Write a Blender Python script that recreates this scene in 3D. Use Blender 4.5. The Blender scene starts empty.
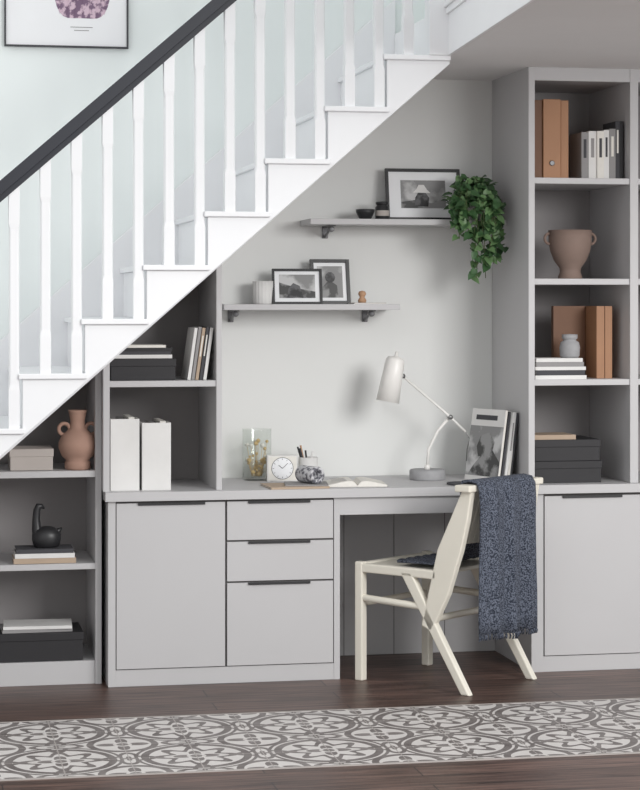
import bpy, bmesh, math, random
from mathutils import Matrix, Vector
random.seed(7)
scene = bpy.context.scene
try:
    scene.view_settings.view_transform = 'Standard'
    scene.view_settings.look = 'None'
except Exception:
    pass

# ------------------------------------------------------------------ materials
def lin(c):
    r = []
    for v in c:
        v = v / 255.0
        r.append(v / 12.92 if v <= 0.04045 else ((v + 0.055) / 1.055) ** 2.4)
    return (r[0], r[1], r[2], 1.0)

def mat(name, col, rough=0.5, metal=0.0, var=0.05, scale=6.0, bump=0.0, col2=None):
    m = bpy.data.materials.new(name)
    m.use_nodes = True
    nt = m.node_tree
    p = nt.nodes['Principled BSDF']
    tc = nt.nodes.new('ShaderNodeTexCoord')
    nz = nt.nodes.new('ShaderNodeTexNoise')
    nz.inputs['Scale'].default_value = scale
    nz.inputs['Detail'].default_value = 4
    nt.links.new(tc.outputs['Object'], nz.inputs['Vector'])
    rp = nt.nodes.new('ShaderNodeValToRGB')
    c = lin(col)
    if col2 is None:
        a = [max(0, x * (1 - var)) for x in c[:3]] + [1]
        b = [min(1, x * (1 + var)) for x in c[:3]] + [1]
        rp.color_ramp.elements[0].position = 0.3
        rp.color_ramp.elements[1].position = 0.7
    else:
        a = c; b = lin(col2)
        rp.color_ramp.elements[0].position = 0.45
        rp.color_ramp.elements[1].position = 0.55
    rp.color_ramp.elements[0].color = a
    rp.color_ramp.elements[1].color = b
    nt.links.new(nz.outputs['Fac'], rp.inputs['Fac'])
    nt.links.new(rp.outputs['Color'], p.inputs['Base Color'])
    p.inputs['Roughness'].default_value = rough
    p.inputs['Metallic'].default_value = metal
    if bump:
        bp = nt.nodes.new('ShaderNodeBump')
        bp.inputs['Strength'].default_value = bump
        bp.inputs['Distance'].default_value = 0.004
        nt.links.new(nz.outputs['Fac'], bp.inputs['Height'])
        nt.links.new(bp.outputs['Normal'], p.inputs['Normal'])
    return m

def glass_mat():
    m = bpy.data.materials.new('thin_clear_glass'); m.use_nodes = True
    nt = m.node_tree; nt.nodes.remove(nt.nodes['Principled BSDF'])
    out = nt.nodes['Material Output']
    tr = nt.nodes.new('ShaderNodeBsdfTransparent'); tr.inputs['Color'].default_value = (0.97, 0.98, 0.97, 1)
    gl = nt.nodes.new('ShaderNodeBsdfGlossy'); gl.inputs['Roughness'].default_value = 0.08
    lw = nt.nodes.new('ShaderNodeLayerWeight'); lw.inputs['Blend'].default_value = 0.5
    pw = nt.nodes.new('ShaderNodeMath'); pw.operation = 'POWER'; pw.inputs[1].default_value = 4.0
    ml = nt.nodes.new('ShaderNodeMath'); ml.operation = 'MULTIPLY_ADD'; ml.inputs[1].default_value = 0.45; ml.inputs[2].default_value = 0.05
    mx = nt.nodes.new('ShaderNodeMixShader')
    nt.links.new(lw.outputs['Facing'], pw.inputs[0]); nt.links.new(pw.outputs[0], ml.inputs[0])
    nt.links.new(ml.outputs[0], mx.inputs[0]); nt.links.new(tr.outputs[0], mx.inputs[1]); nt.links.new(gl.outputs[0], mx.inputs[2])
    nt.links.new(mx.outputs[0], out.inputs['Surface'])
    return m

M_wall = mat('wall_paint', (228, 229, 227), 0.9, var=0.01, scale=2)
M_wall_lit = mat('stairwell_wall_lit_tone', (238, 244, 243), 0.9, var=0.01, scale=2)  # same wall; brighter light above the stairs is put into this colour
M_white = mat('white_gloss_paint', (240, 241, 243), 0.45, var=0.01)
M_ceil = mat('ceiling_paint', (230, 229, 229), 0.9, var=0.01)
M_cab = mat('grey_cabinet_paint', (194, 193, 194), 0.5, var=0.012, scale=3)
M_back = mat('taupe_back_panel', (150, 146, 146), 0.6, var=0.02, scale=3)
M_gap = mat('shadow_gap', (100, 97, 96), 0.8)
M_blk = mat('black_metal', (42, 42, 44), 0.4)
M_rail = mat('dark_handrail', (44, 46, 54), 0.3)
M_steel = mat('steel', (150, 150, 150), 0.3, metal=0.9)
M_brk = mat('bracket_grey_metal', (104, 104, 106), 0.4, metal=0.5)
M_cream = mat('cream_painted_wood', (232, 227, 214), 0.45, var=0.02, scale=8)
M_navy = mat('navy_wool', (36, 42, 55), 0.95, scale=190, col2=(102, 108, 122), bump=0.8)
M_terra = mat('terracotta', (172, 138, 122), 0.8, var=0.04, scale=20, bump=0.1)
M_taupe = mat('taupe_ceramic', (136, 116, 106), 0.75, var=0.04, scale=20)
M_blackbox = mat('black_card', (38, 37, 40), 0.6)
M_page = mat('paper', (232, 229, 222), 0.8, var=0.03, scale=60)
M_wht = mat('white_card', (226, 225, 223), 0.7)
M_beige = mat('beige_card', (186, 178, 172), 0.8)
M_kraft = mat('kraft_paper', (180, 160, 140), 0.8)
M_tan = mat('tan_leather', (168, 124, 92), 0.6, var=0.06)
M_brown = mat('brown_leather', (116, 82, 60), 0.6, var=0.06)
M_dkgrey = mat('dark_grey_cloth', (72, 72, 76), 0.8)
M_grey = mat('grey_cloth', (150, 148, 148), 0.8)
M_concrete = mat('concrete_grey', (160, 160, 162), 0.7, var=0.06, scale=40)
M_glass = glass_mat()
M_lamp = mat('white_enamel', (238, 236, 232), 0.35)
M_leaf = mat('leaf_green', (58, 90, 54), 0.45, var=0.35, scale=14)
M_leaf2 = mat('leaf_light_green', (100, 132, 86), 0.45, var=0.3, scale=14)
M_stem = mat('plant_stem', (84, 96, 58), 0.6)
M_artpurple = mat('purple_print', (124, 100, 124), 0.8, scale=40, col2=(212, 188, 202))
M_photo1 = mat('bw_photo_light', (200, 200, 200), 0.5, scale=9, col2=(140, 140, 140))
M_photo2 = mat('bw_photo_mid', (150, 150, 150), 0.5, scale=16, col2=(70, 70, 70))
M_photo3 = mat('bw_photo_dark', (44, 44, 46), 0.5, scale=22, col2=(96, 96, 98))
M_marble = mat('marbled_paper', (205, 205, 208), 0.4, scale=60, col2=(100, 100, 108))
M_amber = mat('dried_seed', (212, 184, 132), 0.7)
M_nat = mat('natural_wood', (190, 150, 118), 0.6)

def wood_floor():
    m = bpy.data.materials.new('dark_wood_floor'); m.use_nodes = True
    nt = m.node_tree; L = nt.links; p = nt.nodes['Principled BSDF']
    tc = nt.nodes.new('ShaderNodeTexCoord')
    br = nt.nodes.new('ShaderNodeTexBrick')
    br.offset = 0.37
    br.inputs['Scale'].default_value = 1.0
    br.inputs['Brick Width'].default_value = 1.3
    br.inputs['Row Height'].default_value = 0.13
    br.inputs['Mortar Size'].default_value = 0.0025
    br.inputs['Color1'].default_value = lin((108, 86, 78))
    br.inputs['Color2'].default_value = lin((84, 65, 58))
    br.inputs['Mortar'].default_value = lin((30, 23, 20))
    L.new(tc.outputs['Object'], br.inputs['Vector'])
    mp = nt.nodes.new('ShaderNodeMapping'); mp.inputs['Scale'].default_value = (1.6, 26, 1)
    L.new(tc.outputs['Object'], mp.inputs['Vector'])
    nz = nt.nodes.new('ShaderNodeTexNoise'); nz.inputs['Scale'].default_value = 2.2; nz.inputs['Detail'].default_value = 8
    nz.inputs['Distortion'].default_value = 0.6
    L.new(mp.outputs['Vector'], nz.inputs['Vector'])
    rp = nt.nodes.new('ShaderNodeValToRGB')
    rp.color_ramp.elements[0].position = 0.36; rp.color_ramp.elements[0].color = (0.40, 0.37, 0.35, 1)
    rp.color_ramp.elements[1].position = 0.66; rp.color_ramp.elements[1].color = (1.4, 1.36, 1.33, 1)
    L.new(nz.outputs['Fac'], rp.inputs['Fac'])
    mx = nt.nodes.new('ShaderNodeMixRGB'); mx.blend_type = 'MULTIPLY'; mx.inputs['Fac'].default_value = 1
    L.new(br.outputs['Color'], mx.inputs['Color1']); L.new(rp.outputs['Color'], mx.inputs['Color2'])
    L.new(mx.outputs['Color'], p.inputs['Base Color'])
    p.inputs['Roughness'].default_value = 0.40
    bp = nt.nodes.new('ShaderNodeBump'); bp.inputs['Strength'].default_value = 0.25; bp.inputs['Distance'].default_value = 0.003
    L.new(nz.outputs['Fac'], bp.inputs['Height']); L.new(bp.outputs['Normal'], p.inputs['Normal'])
    return m

def tile_mat():
    m = bpy.data.materials.new('patterned_cement_tile'); m.use_nodes = True
    nt = m.node_tree; L = nt.links; p = nt.nodes['Principled BSDF']
    def setin(n, i, v):
        if isinstance(v, (int, float)): n.inputs[i].default_value = v
        else: L.new(v, n.inputs[i])
    def op(o, a, b=0.0, c=0.0):
        n = nt.nodes.new('ShaderNodeMath'); n.operation = o
        setin(n, 0, a); setin(n, 1, b); setin(n, 2, c)
        return n.outputs[0]
    tc = nt.nodes.new('ShaderNodeTexCoord'); sp = nt.nodes.new('ShaderNodeSeparateXYZ')
    L.new(tc.outputs['Object'], sp.inputs[0])
    X, Y = sp.outputs[0], sp.outputs[1]
    P = 0.44
    def cell(ox, oy):
        u = op('SUBTRACT', op('FLOORED_MODULO', op('ADD', X, ox + 20 * P), P), P / 2)
        v = op('SUBTRACT', op('FLOORED_MODULO', op('ADD', Y, oy + 20 * P), P), P / 2)
        r = op('SQRT', op('ADD', op('MULTIPLY', u, u), op('MULTIPLY', v, v)))
        th = op('ARCTAN2', v, u)
        return r, th
    def ring(r, R, w): return op('LESS_THAN', op('ABSOLUTE', op('SUBTRACT', r, R)), w)
    def wob(th, n, R, a): return op('ADD', R, op('MULTIPLY', a, op('COSINE', op('MULTIPLY', th, n))))
    y0 = 1.50
    ra, ta = cell(0, y0)
    rb, tb = cell(P / 2, y0 + P / 2)
    rc, tc_ = cell(P / 2, y0)
    rd, td = cell(0, y0 + P / 2)
    masks = []
    masks.append(ring(ra, 0.196, 0.006))
    masks.append(ring(ra, 0.168, 0.013))
    masks.append(op('MULTIPLY', op('LESS_THAN', ra, wob(ta, 8, 0.118, 0.026)), op('GREATER_THAN', ra, wob(ta, 8, 0.088, 0.020))))
    masks.append(op('LESS_THAN', ra, wob(ta, 4, 0.052, 0.024)))
    masks.append(ring(rb, 0.108, 0.012))
    masks.append(op('LESS_THAN', rb, wob(tb, 4, 0.054, 0.034)))
    for (r, t) in ((rc, tc_), (rd, td)):
        masks.append(ring(r, wob(t, 4, 0.060, 0.020), 0.012))
        masks.append(op('LESS_THAN', r, wob(t, 4, 0.022, 0.010)))
    t = masks[0]
    for q in masks[1:]: t = op('MAXIMUM', t, q)
    hole = op('MAXIMUM', ring(ra, 0.026, 0.006), ring(rb, 0.026, 0.006))
    t = op('MULTIPLY', t, op('SUBTRACT', 1.0, hole))
    nz = nt.nodes.new('ShaderNodeTexNoise'); nz.inputs['Scale'].default_value = 14; nz.inputs['Detail'].default_value = 6
    L.new(tc.outputs['Object'], nz.inputs['Vector'])
    t = op('MULTIPLY', t, op('ADD', 0.66, op('MULTIPLY', nz.outputs['Fac'], 0.5)))
    mx = nt.nodes.new('ShaderNodeMixRGB')
    L.new(t, mx.inputs['Fac'])
    mx.inputs['Color1'].default_value = lin((210, 206, 203)); mx.inputs['Color2'].default_value = lin((100, 93, 91))
    gx = op('ABSOLUTE', op('SUBTRACT', op('FLOORED_MODULO', op('ADD', X, 8.8), 0.22), 0.11))
    gy = op('ABSOLUTE', op('SUBTRACT', op('FLOORED_MODULO', op('ADD', Y, y0 + 8.8), 0.22), 0.11))
    g = op('GREATER_THAN', op('MAXIMUM', gx, gy), 0.1082)
    mx2 = nt.nodes.new('ShaderNodeMixRGB'); L.new(g, mx2.inputs['Fac'])
    L.new(mx.outputs[0], mx2.inputs['Color1']); mx2.inputs['Color2'].default_value = lin((168, 162, 158))
    L.new(mx2.outputs[0], p.inputs['Base Color'])
    p.inputs['Roughness'].default_value = 0.5
    return m

# ------------------------------------------------------------------ mesh builder
class B:
    def __init__(s, name):
        s.name = name; s.bm = bmesh.new(); s.mats = []; s.M = Matrix()
    def mi(s, m):
        if m not in s.mats: s.mats.append(m)
        return s.mats.index(m)
    def add(s, vs, fs, m, smooth=False):
        k = s.mi(m)
        bv = [s.bm.verts.new(s.M @ Vector(v)) for v in vs]
        for f in fs:
            try:
                fc = s.bm.faces.new([bv[i] for i in f]); fc.material_index = k; fc.smooth = smooth
            except ValueError:
                pass
    def box(s, x0, x1, y0, y1, z0, z1, m):
        vs = [(x, y, z) for x in (x0, x1) for y in (y0, y1) for z in (z0, z1)]
        fs = [(0, 1, 3, 2), (4, 6, 7, 5), (0, 4, 5, 1), (2, 3, 7, 6), (0, 2, 6, 4), (1, 5, 7, 3)]
        s.add(vs, fs, m)
    def prism(s, poly, a0, a1, m, plane='xz', smooth=False):
        n = len(poly); vs = []
        for a in (a0, a1):
            for (p, q) in poly:
                if plane == 'xz': vs.append((p, a, q))
                elif plane == 'yz': vs.append((a, p, q))
                else: vs.append((p, q, a))
        fs = [tuple(range(n)), tuple(range(2 * n - 1, n - 1, -1))]
        for i in range(n):
            j = (i + 1) % n
            fs.append((i, j, n + j, n + i))
        s.add(vs, fs, m, smooth)
    def lathe(s, prof, m, c=(0, 0, 0), seg=36, R=None, smooth=True, rib=0.0, ribn=0):
        R = R or Matrix(); vs = []; fs = []
        n = len(prof)
        for (r, z) in prof:
            for k in range(seg):
                a = 2 * math.pi * k / seg
                rr = max(r, 1e-5)
                if rib: rr *= 1 + rib * math.cos(a * ribn)
                v = R @ Vector((rr * math.cos(a), rr * math.sin(a), z))
                vs.append((v.x + c[0], v.y + c[1], v.z + c[2]))
        for i in range(n - 1):
            for k in range(seg):
                k2 = (k + 1) % seg
                fs.append((i * seg + k, i * seg + k2, (i + 1) * seg + k2, (i + 1) * seg + k))
        fs.append(tuple(range(seg - 1, -1, -1)))
        fs.append(tuple((n - 1) * seg + k for k in range(seg)))
        s.add(vs, fs, m, smooth)
    def tube(s, pts, r, m, seg=8, closed=False):
        pts = [Vector(p) for p in pts]; n = len(pts)
        rs = r if isinstance(r, (list, tuple)) else [r] * n
        vs = []; fs = []; prev = None
        for i in range(n):
            if closed: t = pts[(i + 1) % n] - pts[(i - 1) % n]
            else: t = pts[min(i + 1, n - 1)] - pts[max(i - 1, 0)]
            t.normalize()
            if prev is None:
                up = Vector((0, 0, 1)) if abs(t.z) < 0.9 else Vector((1, 0, 0))
                a = t.cross(up).normalized()
            else:
                a = (prev - t * prev.dot(t)).normalized()
            prev = a; b = t.cross(a)
            for k in range(seg):
                an = 2 * math.pi * k / seg
                vs.append(tuple(pts[i] + (a * math.cos(an) + b * math.sin(an)) * rs[i]))
        rng = n if closed else n - 1
        for i in range(rng):
            i2 = (i + 1) % n
            for k in range(seg):
                k2 = (k + 1) % seg
                fs.append((i * seg + k, i * seg + k2, i2 * seg + k2, i2 * seg + k))
        if not closed:
            fs.append(tuple(range(seg - 1, -1, -1))); fs.append(tuple((n - 1) * seg + k for k in range(seg)))
        s.add(vs, fs, m, True)
    def finish(s, bevel=0.0, seg=2):
        bmesh.ops.recalc_face_normals(s.bm, faces=s.bm.faces)
        me = bpy.data.meshes.new(s.name); s.bm.to_mesh(me); s.bm.free()
        for m in s.mats: me.materials.append(m)
        o = bpy.data.objects.new(s.name, me); scene.collection.objects.link(o)
        if bevel:
            bv = o.modifiers.new('bevel', 'BEVEL'); bv.width = bevel; bv.segments = seg
            bv.limit_method = 'ANGLE'; bv.angle_limit = math.radians(40)
        return o

def T(x, y, z): return Matrix.Translation((x, y, z))
def RZ(a): return Matrix.Rotation(math.radians(a), 4, 'Z')
def RX(a): return Matrix.Rotation(math.radians(a), 4, 'X')
def RY(a): return Matrix.Rotation(math.radians(a), 4, 'Y')
def zlow(x): return 0.915 + 0.87 * (x + 1.254)

# ------------------------------------------------------------------ room shell
WALL_Y = 0.56
WY = WALL_Y - 0.002        # rear limit of fitted furniture
CZ = 2.425                 # ceiling height
b = B('floor'); b.box(-4, 4, -9, WALL_Y, -0.1, 0, wood_floor()); b.finish()
b = B('floor_tile_runner'); b.box(-3.9, 3.9, -1.50, -0.62, 0.0, 0.003, tile_mat())
M_edge = mat('tile_edge_strip', (176, 170, 166), 0.6)
b.box(-3.9, 3.9, -1.512, -1.50, 0, 0.0035, M_edge); b.box(-3.9, 3.9, -0.62, -0.608, 0, 0.0035, M_edge)
b.finish()
xk = -1.254 - 0.915 / 0.87
b = B('wall_back')
zr = zlow(0.5) + 0.01
b.prism([(xk, 0), (4, 0), (4, zr), (0.5, zr)], WALL_Y, WALL_Y + 0.1, M_wall)
b.prism([(-4, 0), (xk, 0), (0.5, zr), (4, zr), (4, 4.2), (-4, 4.2)], WALL_Y, WALL_Y + 0.1, M_wall_lit)  # part above the stair line, in the lit tone
b.finish()
b = B('ceiling')
b.prism([(0.442, WALL_Y), (0.442, -0.33), (0.29, -2.3), (4, -2.3), (4, WALL_Y)], CZ, 2.60, M_ceil, 'xy')
b.finish()
b = B('landing_light_blocker'); b.box(0.56, 0.66, -2.3, WALL_Y, 2.60, 4.2, M_wall_lit); b.finish()  # unseen panel, added to keep the key light off the stairwell wall
b = B('trim_stairwell')
for (x0, x1, z0, z1) in [(-0.012, 0.0, CZ - 0.005, 2.60), (-0.032, 0.02, 2.60, 2.622), (-0.022, -0.012, 2.575, 2.60)]:
    b.prism([(0.442 + x0, -0.335), (0.29 + x0, -2.3), (0.29 + x1, -2.3), (0.442 + x1, -0.335)], z0, z1, M_white, 'xy')
b.finish(0.002)

# ------------------------------------------------------------------ staircase
RUN, RISE = 0.228, 0.20
def nose(k): return -1.188 + RUN * (k - 6)
def zt(k): return 1.22 + RISE * (k - 6)
YS = -0.33
TT = 0.020
b = B('staircase')
poly = [(nose(1) + 0.014, 0.0)]
for k in range(1, 13):
    poly.append((nose(k) + 0.014, zt(k) - TT))
    xe = nose(k + 1) + 0.014 if k < 12 else 0.44
    poly.append((xe, zt(k) - TT))
poly.append((0.44, zlow(0.44)))
xb = xk
poly.append((xb, 0.0))
b.prism(poly, YS, YS + 0.03, M_white)
b.prism([(xb + 0.02, 0.0), (0.44, zlow(0.44)), (0.44, zlow(0.44) + 0.02), (xb, 0.02)], YS + 0.03, WY, M_white)
for k in range(1, 13):
    xe = nose(k + 1) + 0.022 if k < 12 else 0.44
    b.box(nose(k), xe, YS - 0.016, WY - 0.018, zt(k) - TT, zt(k), M_white)
    zb = zt(k - 1) if k > 1 else 0
    b.box(nose(k) + 0.014, nose(k) + 0.03, YS + 0.03, WY - 0.018, zb, zt(k) - TT, M_white)
b.box(0.425, 0.44, YS + 0.03, WY - 0.02, zt(12), 2.61, M_white)
b.prism([(nose(1), 0.02), (nose(1), zt(1) + 0.14), (0.43, zt(12) + 0.14 + 0.2), (0.43, 2.4)], WY - 0.018, WY, M_white)
b.finish(0.003)

b = B('stair_balustrade')
yb = YS + 0.015
def zrail(x): return 1.885 + 0.872 * (x + 1.254)
def spindle(x, z0):
    z1 = zrail(x) - 0.02
    w, n = 0.020, 0.0185
    a = z0 + 0.14; c = z1 - 0.14
    lv = [(z0, w, .05), (a, w, .05), (a + 0.02, n, .28), (c - 0.02, n, .28), (c, w, .05), (z1, w, .05)]
    vs = []; fs = []
    for (z, h, cc) in lv:
        ch = h * cc
        for (dx, dy) in [(h, h - ch), (h - ch, h), (-h + ch, h), (-h, h - ch), (-h, -h + ch), (-h + ch, -h), (h - ch, -h), (h, -h + ch)]:
            vs.append((x + dx, yb + dy, z))
    for i in range(len(lv) - 1):
        for k in range(8):
            k2 = (k + 1) % 8
            fs.append((i * 8 + k, i * 8 + k2, (i + 1) * 8 + k2, (i + 1) * 8 + k))
    fs.append(tuple(range(8))); fs.append(tuple(len(lv) * 8 - 8 + k for k in range(8)))
    b.add(vs, fs, M_white)
for k in range(2, 13):
    for off in (0.098, 0.212):
        if k == 12 and off > 0.2: continue
        spindle(nose(k) + off, zt(k))
b.box(0.355, 0.435, yb - 0.04, yb + 0.04, zt(12), 3.45, M_white)
b.box(nose(1) - 0.09, nose(1), yb - 0.045, yb + 0.045, 0, 1.15, M_white)
xa, xc = nose(1) - 0.04, 0.36
def rail(dz0, dz1, hw, m):
    b.prism([(xa, zrail(xa) + dz0), (xc, zrail(xc) + dz0), (xc, zrail(xc) + dz1), (xa, zrail(xa) + dz1)], yb - hw, yb + hw, m)
rail(-0.038, -0.012, 0.022, M_rail)
rail(-0.012, 0.042, 0.033, M_rail)
b.finish(0.003)

# ------------------------------------------------------------------ base cupboards + desk top
b = B('fitted_desk_unit')
xL, xD0, xD1, xD2, xR, xE = -0.83, -0.798, -0.376, -0.368, 0.052, 0.080
b.box(xL, xL + 0.029, 0, WY, 0, 0.715, M_cab)
b.box(xL + 0.029, xR + 0.004, 0.002, 0.02, 0.0, 0.064, M_cab)
b.box(xR + 0.004, xE, 0, WY, 0, 0.715, M_cab)
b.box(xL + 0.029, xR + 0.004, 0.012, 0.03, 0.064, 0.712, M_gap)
b.box(xD0, xD1, -0.004, 0.0115, 0.068, 0.706, M_cab)
for z0, z1 in [(0.556, 0.706), (0.396, 0.549), (0.068, 0.389)]:
    b.box(xD2, xR, -0.004, 0.0115, z0, z1, M_cab)
    b.box(-0.285, -0.04, -0.012, -0.004, z1 - 0.008, z1 + 0.001, M_blk)
b.box(-0.715, -0.455, -0.012, -0.004, 0.698, 0.707, M_blk)
b.box(xE, 0.862, 0.002, 0.02, 0.645, 0.715, M_cab)
b.box(xE, 0.862, 0.535, WY, 0, 0.715, M_cab)
for x in (0.205, 0.42, 0.64):
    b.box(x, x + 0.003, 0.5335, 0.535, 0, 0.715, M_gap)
b.box(0.862, 0.912, 0.0, WY, 0, 0.715, M_cab)
b.box(0.912, 1.755, 0.002, 0.02, 0, 0.062, M_cab)
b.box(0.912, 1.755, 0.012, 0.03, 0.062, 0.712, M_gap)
b.box(1.755, 1.78, 0.0, WY, 0, 0.715, M_cab)
b.box(0.916, 1.318, -0.004, 0.0115, 0.066, 0.704, M_cab)
b.box(1.324, 1.751, -0.004, 0.0115, 0.066, 0.704, M_cab)
b.box(0.99, 1.24, -0.012, -0.004, 0.696, 0.705, M_blk)
b.box(1.42, 1.66, -0.012, -0.004, 0.696, 0.705, M_blk)
b.box(-0.842, 1.785, -0.02, WY, 0.715, 0.75, M_cab)
b.finish(0.0015)

b = B('tall_bookcase')
F = 0.02
b.box(0.856, 0.882, F, WY, 0.75, CZ, M_cab)
b.box(1.283, 1.318, F, WY, 0.75, CZ, M_cab)
b.box(1.755, 1.78, F, WY, 0.75, CZ, M_cab)
for x0, x1 in ((0.882, 1.283), (1.318, 1.755)):
    b.box(x0, x1, F + 0.002, F + 0.02, 2.372, CZ, M_cab)
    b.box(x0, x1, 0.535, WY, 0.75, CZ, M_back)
    for z in (1.958, 1.552, 1.146):
        b.box(x0, x1, F + 0.006, 0.535, z, z + 0.024, M_cab)
    b.box(x0, x1, F + 0.021, 0.535, 2.375, 2.40, M_cab)
b.finish(0.0012)

b = B('understair_bookcase')
b.box(-0.847, -0.822, F, WY, 0.75, zlow(-0.847) - 0.005, M_cab)
b.box(-0.407, -0.385, F, WY, 0.75, zlow(-0.407) - 0.005, M_cab)
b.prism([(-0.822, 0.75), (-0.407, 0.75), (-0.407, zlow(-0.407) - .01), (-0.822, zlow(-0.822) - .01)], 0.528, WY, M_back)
b.box(-0.822, -0.407, F + 0.006, 0.528, 1.153, 1.177, M_cab)
b.finish(0.0012)

b = B('low_bookcase')
G = 0.08
b.box(-0.872, -0.848, G, WY, 0, zlow(-0.872) - 0.005, M_cab)
b.box(-1.62, -1.596, G, WY, 0, zlow(-1.62) - 0.005, M_cab)
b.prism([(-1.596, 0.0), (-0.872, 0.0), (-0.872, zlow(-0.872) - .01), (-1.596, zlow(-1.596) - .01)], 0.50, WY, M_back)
b.box(-1.596, -0.872, G + 0.01, 0.5, 0, 0.09, M_cab)
b.box(-1.596, -0.872, G + 0.002, 0.5, 0.446, 0.469, M_cab)
b.box(-1.33, -0.872, G + 0.002, 0.5, 0.803, 0.828, M_cab)
b.finish(0.0012)

def wall_shelf(name, x0, x1, z, brx):
    b = B(name)
    b.box(x0, x1, 0.33, WY, z - 0.024, z, M_cab)
    for x in brx:
        b.box(x - 0.012, x + 0.012, WY - 0.006, WY, z - 0.075, z - 0.024, M_brk)
        b.box(x - 0.010, x + 0.010, 0.38, WY - 0.006, z - 0.030, z - 0.024, M_brk)
        b.tube([(x, 0.42, z - 0.028), (x, 0.49, z - 0.05), (x, 0.545, z - 0.068)], 0.006, M_brk)
        b.lathe([(0.0, -0.014), (0.012, -0.014), (0.012, 0.014), (0, 0.014)], M_brk, (x, 0.425, z - 0.04), 12, RX(90))
    return b.finish(0.0015)
wall_shelf('floating_shelf', -0.331, 0.400, 1.473, (-0.27, 0.30))
wall_shelf('floating_shelf', 0.025, 0.855, 1.823, (0.13, 0.79))

# ------------------------------------------------------------------ chair
CH = T(0.488, -0.087, 0) @ RZ(39.8)
b = B('dining_chair'); b.M = CH
for sx in (-1, 1):
    x0, x1 = sorted((sx * 0.205, sx * 0.235))
    b.box(x0 - .002, x1 + .002, 0.235, 0.272, 0, 0.466, M_cream)
    b.prism([(-0.275, 0), (-0.235, 0), (0.055, 0.445), (0.0, 0.445)], x0, x1, M_cream, 'yz')
    b.prism([(-0.05, 0.245), (-0.098, 0.225), (-0.175, 0.37), (-0.235, 0.54), (-0.266, 0.66), (-0.285, 0.775), (-0.245, 0.782),
             (-0.185, 0.66), (-0.125, 0.54), (-0.085, 0.38)], x0, x1, M_cream, 'yz')
    b.box(x0, x1, -0.12, 0.25, 0.425, 0.460, M_cream)
    b.tube([(sx * 0.22, 0.25, 0.325), (sx * 0.22, -0.06, 0.315)], 0.014, M_cream, 10)
b.box(-0.205, 0.205, 0.24, 0.268, 0.43, 0.462, M_cream)
b.box(-0.205, 0.205, -0.12, 0.24, 0.440, 0.456, M_cream)
b.tube([(-0.21, 0.255, 0.30), (0.21, 0.255, 0.30)], 0.012, M_cream, 10)
b.tube([(-0.21, -0.085, 0.27), (0.21, -0.085, 0.27)], 0.013, M_cream, 10)
nb = 14
for i in range(nb):
    xa_, xb_ = -0.205 + 0.41 * i / nb, -0.205 + 0.41 * (i + 1) / nb
    def bow(x): return -0.02 * (1 - (x / 0.205) ** 2)
    vs = []
    for x in (xa_, xb_):
        for (y, z) in ((-0.195, 0.56), (-0.18, 0.56), (-0.245, 0.77), (-0.263, 0.77)):
            vs.append((x, y + bow(x), z))
    b.add(vs, [(0, 1, 2, 3), (7, 6, 5, 4), (0, 4, 5, 1), (1, 5, 6, 2), (2, 6, 7, 3), (3, 7, 4, 0)], M_cream)
b.prism([(-0.262, -0.295), (-0.262, -0.225), (0.245, -0.225), (0.245, -0.295)], 0.768, 0.794, M_cream, 'xy')
b.finish(0.006, 3)

prof = [(0.10, 0.474), (0.0, 0.474), (-0.06, 0.474), (-0.095, 0.483), (-0.118, 0.53), (-0.15, 0.60), (-0.18, 0.68), (-0.205, 0.74), (-0.210, 0.78),
        (-0.222, 0.803), (-0.26, 0.808), (-0.297, 0.803), (-0.313, 0.78), (-0.318, 0.72), (-0.315, 0.64), (-0.312, 0.55), (-0.308, 0.45),
        (-0.306, 0.36), (-0.304, 0.29), (-0.304, 0.228)]
bl = B('throw_blanket'); bl.M = CH
nx = 48; vs = []; fs = []
for j, (y, z) in enumerate(prof):
    for i in range(nx + 1):
        t = i / nx
        back = max(0, (j - 10) / 9)
        wl = -0.188 if j < 8 else -0.188 - 0.038 * min(1, (j - 7) / 5) + 0.022 * back
        wr = 0.148 + 0.012 * back + 0.008 * math.sin(j * 0.8)
        x = wl + (wr - wl) * t
        if j < 8:
            f = 0.003 * math.sin(t * 20 + j)
            yy, zz = y, z + abs(f) * 1.5
        else:
            f = (0.003 + 0.012 * back) * math.sin(t * 19 + 0.6 * back) + 0.006 * back * math.sin(t * 43 + 1)
            yy, zz = y + f * (1 if j > 10 else 0.4) - 0.012 * back, z + (0.004 * math.sin(t * 9) if j > 15 else 0)
            if j >= 18: zz -= 0.012 * t
        vs.append((x, yy, zz))
for j in range(len(prof) - 1):
    for i in range(nx):
        a = j * (nx + 1) + i
        fs.append((a, a + 1, a + nx + 2, a + nx + 1))
bl.add(vs, fs, M_navy, True)
base = (len(prof) - 1) * (nx + 1)
for i in range(0, nx + 1):
    v = vs[base + i]
    for q in range(2):
        dx = random.uniform(-0.004, 0.004)
        bl.tube([(v[0] + dx, v[1] + .002, v[2] + .004), (v[0] + dx * 2, v[1] - 0.003, v[2] - 0.010), (v[0] + dx * 3, v[1] + dx, v[2] - 0.022)], 0.0018, M_navy, 5)
o = bl.finish()
sd = o.modifiers.new('solid', 'SOLIDIFY'); sd.thickness = 0.010; sd.offset = 0
vg = o.vertex_groups.new(name='cloth'); vg.add(list(range((nx + 1) * len(prof))), 1.0, 'REPLACE')
sd.vertex_group = 'cloth'; sd.thickness_vertex_group = 0.02

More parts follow.
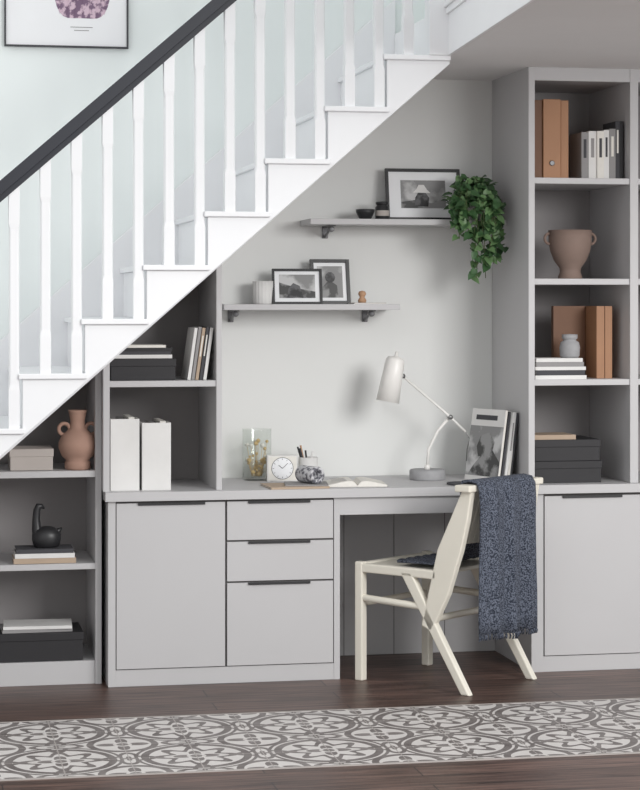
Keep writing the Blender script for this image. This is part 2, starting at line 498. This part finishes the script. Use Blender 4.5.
# ------------------------------------------------------------------ desk lamp
b = B('desk_lamp')
lx, ly = 0.515, 0.33
b.lathe([(0, 0), (0.072, 0), (0.074, 0.006), (0.074, 0.036), (0.070, 0.042), (0, 0.042)], M_concrete, (lx, ly, 0.75), 40)
b.lathe([(0, 0), (0.012, 0), (0.012, 0.02), (0, 0.02)], M_lamp, (lx, ly, 0.79), 16)
b.tube([(lx, ly, 0.80), (lx + 0.006, ly, 0.875), (lx + 0.045, ly, 0.95), (0.612, ly, 1.008)], 0.0065, M_lamp, 10)
b.tube([(0.675, ly - 0.012, 0.945), (0.612, ly - 0.012, 1.005), (0.408, ly - 0.012, 1.178)], 0.0055, M_lamp, 10)
b.lathe([(0, -0.014), (0.010, -0.014), (0.010, 0.014), (0, 0.014)], M_steel, (0.610, ly - 0.004, 1.007), 16, RX(90))
b.lathe([(0, -0.012), (0.010, -0.012), (0.010, 0.012), (0, 0.012)], M_steel, (0.408, ly - 0.008, 1.178), 16, RX(90))
R = RY(11)
b.lathe([(0.0, 0.210), (0.006, 0.210), (0.007, 0.192), (0.012, 0.188), (0.032, 0.184), (0.039, 0.172), (0.042, 0.12), (0.048, 0.0),
         (0.045, 0.0), (0.039, 0.12), (0.036, 0.169), (0, 0.174)], M_lamp, (0.345, ly - 0.01, 1.073), 36, R)
b.lathe([(0, 0.0), (0.016, 0.01), (0.02, 0.035), (0.012, 0.06), (0.012, 0.16), (0, 0.16)], M_wht, (0.345, ly - 0.01, 1.08), 20, R)
b.tube([(0.675, ly - 0.012, 0.945), (0.695, ly, 0.915), (0.69, ly + 0.02, 0.87), (0.70, ly + 0.07, 0.82), (0.74, ly + 0.12, 0.79), (0.78, ly + 0.15, 0.765), (0.83, ly + 0.17, 0.7535)], 0.002, M_steel, 8)
b.finish()

def book_flat(b, x0, x1, y0, y1, z0, z1, cov, pages=None):
    pages = pages or M_page; t = min(0.003, (z1 - z0) * 0.2)
    b.box(x0, x1, y0, y1, z0, z0 + t, cov); b.box(x0, x1, y0, y1, z1 - t, z1, cov)
    b.box(x0, x1, y0, y0 + 0.003, z0 + t, z1 - t, cov)
    b.box(x0 + 0.003, x1 - 0.003, y0 + 0.003, y1 - 0.004, z0 + t, z1 - t, pages)
def book_up(b, x0, w, y0, d, z0, h, cov, lab=None):
    t = min(0.003, w * 0.2)
    b.box(x0, x0 + t, y0, y0 + d, z0, z0 + h, cov); b.box(x0 + w - t, x0 + w, y0, y0 + d, z0, z0 + h, cov)
    b.box(x0 + t, x0 + w - t, y0, y0 + 0.003, z0, z0 + h, cov)
    b.box(x0 + t, x0 + w - t, y0 + 0.003, y0 + d - 0.003, z0 + 0.002, z0 + h - 0.004, M_page)
    if lab:
        b.box(x0 + w * 0.3, x0 + w * 0.7, y0 - 0.0006, y0, z0 + h * 0.45, z0 + h * 0.85, lab)

# ---- magazines by the tall unit
b = B('leaning_magazines')
MG = T(0.712, 0.215, 0.751) @ RZ(-66) @ RX(-9)
b.M = MG
b.box(-0.105, 0.105, 0, 0.010, 0, 0.295, M_page)
b.box(-0.105, 0.105, -0.0012, 0, 0, 0.295, M_photo1)
b.box(-0.105, 0.105, -0.0018, -0.0012, 0.225, 0.295, M_wht)
b.box(-0.105, 0.105, -0.0018, -0.0012, 0.0, 0.02, M_wht)
b.prism([(-0.09, .02), (.105, .02), (.105, .08), (.05, .13), (-.01, .11), (-.06, .06)], -0.0024, -0.0018, M_photo2, 'xz')
b.prism([(-0.035, .10), (.045, .10), (.06, .16), (.02, .20), (-.03, .185), (-.05, .14)], -0.0030, -0.0024, M_photo2, 'xz')
b.box(-0.075, 0.06, -0.0024, -0.0018, 0.250, 0.270, M_dkgrey)
for i_, (dx, m_) in enumerate([(.016, M_dkgrey), (.031, M_wht), (.046, M_page)]):
    b.M = T(dx, .004 + .004 * i_, 0) @ MG
    b.box(-0.103, 0.103, 0, 0.010, 0, 0.288 - .004 * i_, m_)
b.M = T(0.795, 0.14, 0.751) @ RY(6.5)
book_up(b, 0, 0.014, 0, 0.21, 0, 0.285, M_wht, M_grey)
b.M = T(0.811, 0.145, 0.751) @ RY(6.5)
book_up(b, 0, 0.009, 0, 0.21, 0, 0.282, M_dkgrey)
b.finish()

b = B('dark_coaster'); b.lathe([(0, 0), (0.055, 0), (0.058, 0.003), (0.058, 0.009), (0.054, 0.009), (0.050, 0.005), (0, 0.005)], M_dkgrey, (0.590, 0.07, 0.75), 36); b.finish()

# ---- clock
b = B('desk_clock'); b.M = T(-0.086, 0.36, 0.75) @ RZ(-4)
b.box(-0.062, 0.062, 0, 0.05, 0.0, 0.105, M_wht)
b.box(-0.058, 0.058, -0.002, 0, 0.004, 0.101, M_page)
b.lathe([(0, 0), (0.044, 0), (0.044, 0.001), (0, 0.001)], M_white, (0, -0.002, 0.053), 40, RX(90))
b.tube([(0.044 * math.cos(a * math.pi / 18), -0.003, 0.053 + 0.044 * math.sin(a * math.pi / 18)) for a in range(36)], 0.0011, M_dkgrey, 6, True)
for a in range(12):
    c_, s_ = math.cos(a * math.pi / 6), math.sin(a * math.pi / 6)
    b.tube([(0.034 * c_, -0.0035, 0.053 + 0.034 * s_), (0.040 * c_, -0.0035, 0.053 + 0.040 * s_)], 0.001, M_blk, 5)
b.tube([(0, -0.004, 0.053), (-0.016, -0.004, 0.066)], 0.0014, M_blk, 5)
b.tube([(0, -0.004, 0.053), (0.022, -0.004, 0.074)], 0.0011, M_blk, 5)
b.finish(0.003)

b = B('pencil_cup')
cx, cy = 0.035, 0.43
b.lathe([(0, 0), (0.038, 0), (0.040, 0.004), (0.040, 0.092), (0.037, 0.092), (0.037, 0.006), (0, 0.006)], M_wht, (cx, cy, 0.75), 32)
b.tube([(cx + 0.0405 * math.cos(a * math.pi / 16), cy + 0.0405 * math.sin(a * math.pi / 16), 0.80) for a in range(32)], 0.0012, M_steel, 5, True)
for dx, dy, tx, m_, L_ in [(-0.02, 0, -0.045, M_blk, .135), (-0.01, .01, -0.03, M_nat, .14), (-0.015, -.01, -0.038, M_dkgrey, .13), (0.0, 0.0, -0.012, M_blk, .12), (.01, .01, 0.02, M_wht, .115)]:
    b.tube([(cx + dx * .4, cy + dy, 0.76), (cx + tx, cy + dy * 1.5, 0.75 + L_)], 0.0038, m_, 8)
b.finish()

# ---- glass vase with dried seed heads
b = B('glass_vase')
cx, cy = -0.177, 0.45
b.lathe([(0, 0), (0.056, 0), (0.060, 0.006), (0.060, 0.205), (0.0615, 0.210), (0.0585, 0.210), (0.0575, 0.205), (0.057, 0.012), (0, 0.012)], M_glass, (cx, cy, 0.75), 40)
for i in range(40):
    a = random.uniform(0, 6.28); r = random.uniform(0.01, 0.043); z = random.uniform(0.022, 0.165)
    q = random.uniform(0.005, 0.011)
    b.lathe([(0, -q), (q * .7, -q * .7), (q, 0), (q * .7, q * .7), (0, q)], M_amber if i % 3 else M_page, (cx + r * math.cos(a), cy + r * math.sin(a), 0.75 + z), 10)
    b.tube([(cx + r * .5 * math.cos(a), cy + r * .5 * math.sin(a), 0.765), (cx + r * math.cos(a), cy + r * math.sin(a), 0.75 + z)], 0.001, M_amber, 5)
b.finish()

b = B('kraft_notebooks')
b.M = T(-0.085, 0.105, 0.75) @ RZ(3)
book_flat(b, -0.115, 0.12, -0.105, 0.10, 0, 0.008, M_kraft)
b.M = T(-0.04, 0.11, 0.758) @ RZ(-8)
book_flat(b, -0.08, 0.09, -0.08, 0.09, 0, 0.005, M_grey)
b.finish()
b = B('paper_roll')
b.lathe([(0.021, -0.055), (0.033, -0.055), (0.034, -0.053), (0.034, 0.053), (0.033, 0.055), (0.021, 0.055), (0.020, 0.054), (0.020, -0.054)], M_marble, (-0.020, 0.11, 0.7975), 32, RZ(24) @ RX(90))
b.finish()
b = B('open_book')
b.M = T(0.168, 0.13, 0.75) @ RZ(-6)
for s_ in (-1, 1):
    pts = [(0, 0.006)] + [(s_ * 0.118 * t / 8, 0.006 + 0.018 * math.sin(math.pi * min(1, (t / 8) ** .6)) * (1 - 0.4 * t / 8) + 0.003) for t in range(1, 9)] + [(s_ * 0.118, 0.002), (0, 0.002)]
    b.prism(pts, -0.10, 0.10, M_page, 'xz')
b.box(-0.121, 0.121, -0.103, 0.103, 0, 0.002, M_grey)
for i in range(6):
    b.box(-0.10, -0.03, -0.07 + i * .022, -0.066 + i * .022, 0.0240, 0.0244, M_grey)
b.finish()

# ------------------------------------------------------------------ picture frames
def framed(name, cx, yb_, z, w, h, lean, bw, mf, art, mount=None, yaw=0, ft=0.014):
    b = B(name); b.M = T(cx, yb_, z) @ RZ(yaw) @ RX(-lean)
    b.box(-w / 2, -w / 2 + bw, 0, ft, 0, h, mf); b.box(w / 2 - bw, w / 2, 0, ft, 0, h, mf)
    b.box(-w / 2 + bw, w / 2 - bw, 0, ft, 0, bw, mf); b.box(-w / 2 + bw, w / 2 - bw, 0, ft, h - bw, h, mf)
    b.box(-w / 2 + bw, w / 2 - bw, ft * .5, ft * .9, bw, h - bw, mount or M_page)
    art(b, w, h, ft * .5)
    return b.finish(0.001)
def art_main(b, w, h, y):
    b.box(-w * .30, w * .30, y - .001, y, h * .24, h * .78, M_photo1)
    b.prism([(-w * .30, h * .24), (w * .30, h * .24), (w * .30, h * .40), (w * .1, h * .34), (-w * .1, h * .40), (-w * .30, h * .36)], y - .002, y - .001, M_photo2)
    b.prism([(-w * .12, h * .28), (w * .06, h * .27), (w * .08, h * .44), (w * .02, h * .56), (-w * .06, h * .56), (-w * .11, h * .44)], y - .003, y - .002, M_photo3)
    b.prism([(-w * .14, h * .54), (w * .10, h * .53), (w * .05, h * .60), (w * .01, h * .69), (-w * .06, h * .69), (-w * .09, h * .61)], y - .004, y - .003, M_wht)
def art_land(b, w, h, y):
    b.box(-w * .36, w * .36, y - .001, y, h * .18, h * .84, M_photo1)
    b.prism([(-w * .36, h * .18), (w * .36, h * .18), (w * .36, h * .36), (0, h * .46), (-w * .36, h * .62)], y - .002, y - .001, M_photo2)
    b.prism([(-w * .2, h * .2), (w * .12, h * .2), (w * .05, h * .52), (-w * .08, h * .60), (-w * .18, h * .44)], y - .003, y - .002, M_photo3)
def art_port(b, w, h, y):
    b.box(-w * .32, w * .32, y - .001, y, h * .15, h * .85, M_photo1)
    b.prism([(-w * .22, h * .15), (w * .2, h * .15), (w * .17, h * .42), (w * .05, h * .50), (-w * .08, h * .50), (-w * .2, h * .38)], y - .002, y - .001, M_photo2)
    b.prism([(w * .13 * math.cos(a * .63), h * .6 + h * .12 * math.sin(a * .63)) for a in range(10)], y - .003, y - .002, M_photo3)
framed('photo_frame', 0.535, 0.455, 1.823, 0.322, 0.222, 10, 0.013, M_blk, art_main, mount=M_white)
framed('photo_frame', -0.010, 0.425, 1.473, 0.208, 0.150, 12, 0.010, M_blk, art_land, yaw=-3, mount=M_white)
framed('photo_frame', 0.140, 0.465, 1.473, 0.168, 0.190, 10, 0.014, M_blk, art_port, yaw=4, mount=M_white)
def art_wall(b, w, h, y):
    pts = []
    for a in range(36):
        t = a * 2 * math.pi / 36
        c_, s_ = math.cos(t), math.sin(t)
        cc = math.copysign(abs(c_) ** .7, c_); ss = math.copysign(abs(s_) ** .7, s_)
        pts.append((w * .125 + w * .245 * cc * (1 + .03 * math.sin(5 * t)), h * .46 + h * .285 * ss * (1 + .03 * math.cos(6 * t))))
    b.prism(pts, y - .001, y, M_artpurple)
    for i in range(7):
        x = w * .06 * (i - 3)
        b.tube([(w * .125 + x, y - .002, h * .21), (w * .125 + x + .006 * math.sin(i), y - .002, h * .45), (w * .125 + x * .9, y - .002, h * .66)], 0.0015, M_artpurple, 5)
    for (z_, l_) in ((.125, .09), (.105, .06)):
        b.box(w * .12 - w * l_, w * .12 + w * l_, y - .001, y, h * z_, h * z_ + .003, M_grey)
framed('framed_artwork', -0.949, 0.538, 2.523, 0.505, 0.66, 0, 0.007, M_dkgrey, art_wall, mount=M_white, ft=0.017)

b = B('black_bowl'); b.lathe([(0, 0), (0.02, 0), (0.026, 0.006), (0.038, 0.03), (0.040, 0.042), (0.036, 0.042), (0.030, 0.02), (0, 0.012)], M_blk, (0.273, 0.42, 1.823), 32); b.finish()
b = B('black_jar'); b.lathe([(0, 0), (0.026, 0), (0.029, 0.004), (0.029, 0.052), (0.022, 0.058), (0.022, 0.062), (0.027, 0.064), (0.027, 0.074), (0, 0.076)], M_blk, (0.345, 0.42, 1.823), 32)
b.lathe([(0.0294, 0.015), (0.0296, 0.018), (0.0296, 0.035), (0.0294, 0.038)], M_beige, (0.345, 0.42, 1.823), 32); b.finish()
b = B('ribbed_tumbler'); b.lathe([(0, 0), (0.036, 0), (0.040, 0.004), (0.042, 0.095), (0.038, 0.095), (0.036, 0.008), (0, 0.008)], M_wht, (-0.150, 0.46, 1.473), 72, rib=0.025, ribn=18); b.finish()
b = B('wooden_figure')
b.lathe([(0, 0), (0.016, 0), (0.018, 0.01), (0.010, 0.022), (0.013, 0.028), (0.017, 0.036), (0.013, 0.046), (0, 0.05)], M_nat, (0.262, 0.43, 1.4792), 24); b.finish()
b = B('stacked_cards'); b.M = T(0.28, 0.41, 1.473) @ RZ(4)
b.box(-0.07, 0.075, -0.045, 0.045, 0, 0.003, M_wht); b.box(-0.065, 0.07, -0.04, 0.045, 0.003, 0.006, M_beige); b.finish()

# ------------------------------------------------------------------ trailing plant
b = B('potted_trailing_plant')
px_, py_ = 0.718, 0.42
b.lathe([(0, 0), (0.042, 0), (0.046, 0.004), (0.056, 0.095), (0.052, 0.095), (0.044, 0.08), (0, 0.08)], M_wht, (px_, py_, 1.823), 32)
def leaf(p, d, up, L, m_):
    d = d.normalized(); s_ = d.cross(up)
    if s_.length < .1: s_ = Vector((1, 0, 0))
    s_.normalize(); n = s_.cross(d)
    w = L * .42
    P = [(0, 0, 0), (-.12, .55, .1), (.2, 1, .16), (.6, .72, .08), (1.0, 0, -.18), (.6, -.72, .08), (.2, -1, .16), (-.12, -.55, .1), (.3, 0, .0), (.65, 0, -.04)]
    vs_ = [tuple(p + d * (a * L) + s_ * (c * w) + n * (e * L)) for (a, c, e) in P]
    b.add(vs_, [(0, 1, 2, 8), (8, 2, 3, 9), (9, 3, 4), (0, 8, 6, 7), (8, 9, 5, 6), (9, 4, 5)], m_, True)
def clampleaf(p):
    p.x = min(p.x, 0.825); return p
for i in range(36):
    a = random.uniform(0, 6.28)
    tx = px_ + random.uniform(-0.12, 0.10); ty = random.uniform(0.22, 0.31)
    low = random.choice([1.80, 1.74, 1.70, 1.64, 1.58]) if tx > px_ - .06 else random.choice([1.84, 1.80, 1.74])
    if low < 1.72: tx = px_ + random.uniform(-0.02, 0.10)
    top = random.uniform(1.95, 2.0)
    pts = [Vector((px_ + .02 * math.cos(a), py_ + .02 * math.sin(a), 1.90)), Vector(((px_ + tx) / 2, (py_ + ty) / 2, top)),
           Vector((tx, ty, 1.90)), Vector((tx + random.uniform(-.015, .015), ty - .01, (1.9 + low) / 2)), Vector((tx + random.uniform(-.02, .02), ty, low))]
    b.tube(pts, 0.0016, M_stem, 5)
    for j in range(len(pts) - 1):
        n_ = 3 if j < 3 else 4
        for q in range(n_):
            p = pts[j].lerp(pts[j + 1], random.random()) + Vector((random.uniform(-.018, .018), random.uniform(-.02, .01), random.uniform(-.012, .012)))
            p = clampleaf(p)
            d = Vector((random.uniform(-1, 1), random.uniform(-.9, .1), random.uniform(-1.0, .35)))
            if p.x > .79: d.x = -abs(d.x)
            leaf(p, d, Vector((random.uniform(-.3, .3), -.7, .8)), random.uniform(.03, .046), M_leaf if random.random() < .6 else M_leaf2)
for i in range(70):
    a = random.uniform(0, 6.28); r = random.uniform(0, .1)
    p = clampleaf(Vector((px_ - .01 + r * math.cos(a), .36 + r * .8 * math.sin(a), random.uniform(1.91, 2.0) - r * .3)))
    d = Vector((math.cos(a), math.sin(a) - .3, random.uniform(-.2, .8)))
    if p.x > .79: d.x = -abs(d.x)
    leaf(p, d, Vector((0, -.4, 1)), random.uniform(.03, .046), M_leaf if random.random() < .6 else M_leaf2)
b.finish()

# ------------------------------------------------------------------ tall bookcase contents
Z1, Z2, Z3 = 1.982, 1.576, 1.170
b = B('box_files')
b.box(0.892, 0.925, 0.06, 0.36, Z1, Z1 + 0.315, M_brown)
b.box(0.927, 1.000, 0.05, 0.36, Z1, Z1 + 0.318, M_tan)
b.box(1.003, 1.036, 0.06, 0.36, Z1, Z1 + 0.315, M_tan)
b.lathe([(0.007, -0.003), (0.011, -0.003), (0.011, 0.003), (0.007, 0.003)], M_brk, (0.963, 0.048, Z1 + 0.06), 20, RX(90))
b.finish(0.002)
b = B('shelf_books')
x = 1.100
for w, h, c, lab in [(0.030, .19, M_grey, M_dkgrey), (0.033, .195, M_wht, M_grey), (.028, .195, M_page, M_dkgrey), (0.022, .20, M_wht, M_dkgrey), (0.026, .205, M_grey, M_page), (.018, .236, M_dkgrey, M_page), (.014, .236, M_blackbox, None)]:
    book_up(b, x, w, 0.08 + random.uniform(0, .01), 0.16, Z1, h, c, lab); x += w + .0008
b.finish()
b = B('handled_pot')
c = (1.078, 0.17, Z2)
b.lathe([(0, 0), (0.048, 0), (0.050, 0.006), (0.042, 0.030), (0.044, 0.045), (0.066, 0.075), (0.082, 0.115), (0.088, 0.155), (0.089, 0.200), (0.083, 0.200), (0.080, 0.15), (0.06, 0.085), (0, 0.06)], M_taupe, c, 48)
for s_ in (-1, 1):
    b.tube([(c[0] + s_ * (0.086 + 0.022 * math.sin(t * math.pi / 10)), c[1], Z2 + 0.165 + 0.022 * math.cos(t * math.pi / 10)) for t in range(0, 11)], 0.006, M_taupe, 10)
b.finish()
b = B('stacked_books')
z = Z3
for w, h, c_, off in [(.215, .016, M_wht, 0), (.205, .02, M_dkgrey, .004), (.212, .014, M_wht, 0), (.20, .018, M_grey, .004), (.195, .015, M_wht, .004)]:
    book_flat(b, .892 + off, .892 + off + w, .045, .19, z, z + h, c_); z += h + .0005
b.finish()
b = B('small_grey_jar')
b.lathe([(0, 0), (.034, 0), (.040, .008), (.042, .04), (.038, .062), (.026, .07), (.026, .074), (.032, .078), (.032, .094), (0, .096)], M_concrete, (1.060, 0.12, z), 36); b.finish()
b = B('brown_notebooks')
b.box(1.035, 1.172, .26, .29, Z3, Z3 + .295, M_brown)
book_up(b, 1.175, .033, .12, .2, Z3, .295, M_tan); book_up(b, 1.211, .03, .12, .2, Z3, .295, M_tan)
b.finish()
def lidded(b, x0, x1, y0, y1, z0, z1, m_):
    b.box(x0 + .003, x1 - .003, y0 + .003, y1 - .003, z0, z1 - .012, m_)
    b.box(x0, x1, y0, y1, z1 - .03, z1, m_)
b = B('storage_box'); lidded(b, .893, 1.178, .06, .32, .75, .838, M_blackbox); b.finish(.002)
b = B('storage_box'); lidded(b, .893, 1.173, .06, .32, .8385, .925, M_blackbox); b.finish(.002)
b = B('tan_book'); book_flat(b, .895, 1.07, .07, .24, .9255, .944, M_kraft); b.finish()

# ------------------------------------------------------------------ understair bookcase contents
b = B('storage_box'); lidded(b, -.818, -.560, .05, .32, 1.178, 1.262, M_blackbox); b.finish(.002)
b = B('stacked_books')
z = 1.263
for x0, x1, h, c_ in [(-.805, -.575, .014, M_wht), (-.80, -.58, .012, M_dkgrey), (-.795, -.575, .014, M_blackbox), (-.79, -.60, .01, M_page)]:
    book_flat(b, x0, x1, .06, .22, z, z + h, c_); z += h + .0005
b.finish()
b = B('leaning_magazines')
for i, c_ in enumerate([M_wht, M_grey, M_kraft, M_dkgrey, M_wht]):
    b.M = T(-.515 + i * .0155, .06, 1.179) @ RY(8)
    book_up(b, 0, .012, 0, .2, 0, .205 + .004 * (i % 2), c_, M_page if i in (2, 3) else None)
b.finish()
def magfile(x0, x1, h):
    b = B('magazine_file')
    b.prism([(.06, .75), (.33, .75), (.33, .75 + h * .98), (.16, .75 + h), (.06, .75 + h)], x0, x0 + .003, M_wht, 'yz')
    b.prism([(.06, .75), (.33, .75), (.33, .75 + h * .98), (.16, .75 + h), (.06, .75 + h)], x1 - .003, x1, M_wht, 'yz')
    b.box(x0 + .003, x1 - .003, .06, .063, .75, .75 + h, M_wht); b.box(x0 + .003, x1 - .003, .327, .33, .75, .75 + h * .9, M_wht)
    b.box(x0 + .003, x1 - .003, .063, .327, .75, .753, M_wht)
    for i in range(3):
        b.box(x0 + .012 + i * .03, x0 + .034 + i * .03, .075, .30, .753, .75 + h * (.96 + .03 * i), M_page if i != 1 else M_grey)
    b.finish()
magfile(-.815, -.703, .278); magfile(-.692, -.580, .262)

# ------------------------------------------------------------------ low bookcase contents
b = B('beige_box'); lidded(b, -1.20, -1.03, .12, .32, .829, .912, M_beige); b.finish(.002)
b = B('loop_handled_vase')
c = (-0.935, 0.155, .828)
b.lathe([(0, 0), (.045, 0), (.050, .006), (.050, .03), (.044, .036), (.062, .055), (.074, .085), (.074, .105), (.062, .135), (.038, .155), (.030, .165), (.028, .19), (.034, .222), (.038, .232), (.034, .232), (.026, .2), (.024, .17), (0, .16)], M_terra, c, 48)
for s_ in (-1, 1):
    b.tube([(c[0] + s_ * (.052 + .021 * math.cos(t * math.pi / 9)), c[1], c[2] + .158 + .022 * math.sin(t * math.pi / 9)) for t in range(18)], .0075, M_terra, 10, True)
b.finish()
b = B('stacked_books')
z = .470
for x0, x1, h, c_ in [(-1.185, -.945, .02, M_kraft), (-1.18, -.95, .018, M_wht), (-1.175, -.955, .016, M_dkgrey)]:
    book_flat(b, x0, x1, .10, .25, z, z + h, c_); z += h + .0005
b.finish()
b = B('bird_sculpture')
c = (-1.055, .17, z)
b.lathe([(0, 0), (.042, 0), (.048, .006), (.054, .03), (.054, .05), (.042, .070), (.02, .080), (0, .082)], M_blk, c, 36, Matrix.Diagonal((1.05, .8, 1, 1)))
b.tube([(c[0] - .028, c[1], c[2] + .03), (c[0] - .038, c[1], c[2] + .07), (c[0] - .040, c[1], c[2] + .11), (c[0] - .037, c[1], c[2] + .145), (c[0] - .030, c[1], c[2] + .160), (c[0] - .020, c[1], c[2] + .160), (c[0] - .008, c[1], c[2] + .150)],
       [.026, .019, .015, .014, .014, .010, .003], M_blk, 16)
b.tube([(c[0] + .030, c[1], c[2] + .05), (c[0] + .05, c[1], c[2] + .066), (c[0] + .060, c[1], c[2] + .074)], [.020, .010, .003], M_blk, 12)
b.finish()
b = B('storage_box'); lidded(b, -1.25, -.915, .10, .36, .091, .20, M_blackbox); b.finish(.002)
b = B('stacked_papers')
b.M = T(-1.09, .2, .2005) @ RZ(2)
book_flat(b, -.14, .13, -.08, .1, 0, .012, M_grey); b.M = T(-1.09, .2, .213) @ RZ(-3)
book_flat(b, -.13, .135, -.08, .1, 0, .012, M_wht)
b.finish()

# ------------------------------------------------------------------ lights
w = bpy.data.worlds.new('world'); scene.world = w; w.use_nodes = True
bg = w.node_tree.nodes['Background']; bg.inputs['Color'].default_value = (0.985, 0.995, 1.0, 1); bg.inputs['Strength'].default_value = 1.0
def area(name, loc, tgt, size, power, col=(1, 1, 1)):
    ld = bpy.data.lights.new(name, 'AREA'); ld.energy = power; ld.size = size; ld.color = col
    lo = bpy.data.objects.new(name, ld); scene.collection.objects.link(lo)
    lo.location = loc
    lo.rotation_euler = (Vector(tgt) - Vector(loc)).to_track_quat('-Z', 'Y').to_euler()
area('key_window_light', (2.9, -6.4, 3.0), (0.1, 0.3, 1.1), 2.3, 280, (1, 0.99, 0.98))

# ------------------------------------------------------------------ camera
cd = bpy.data.cameras.new('camera'); cam = bpy.data.objects.new('camera', cd); scene.collection.objects.link(cam)
cd.sensor_fit = 'HORIZONTAL'; cd.sensor_width = 36
cd.lens = 2100 / 640 * 36
cd.shift_y = -95 / 640
cd.clip_end = 100
cam.location = (-1.576, -8.083, 1.49)
cam.rotation_euler = (math.radians(90), 0, -math.atan(0.195))
scene.camera = cam
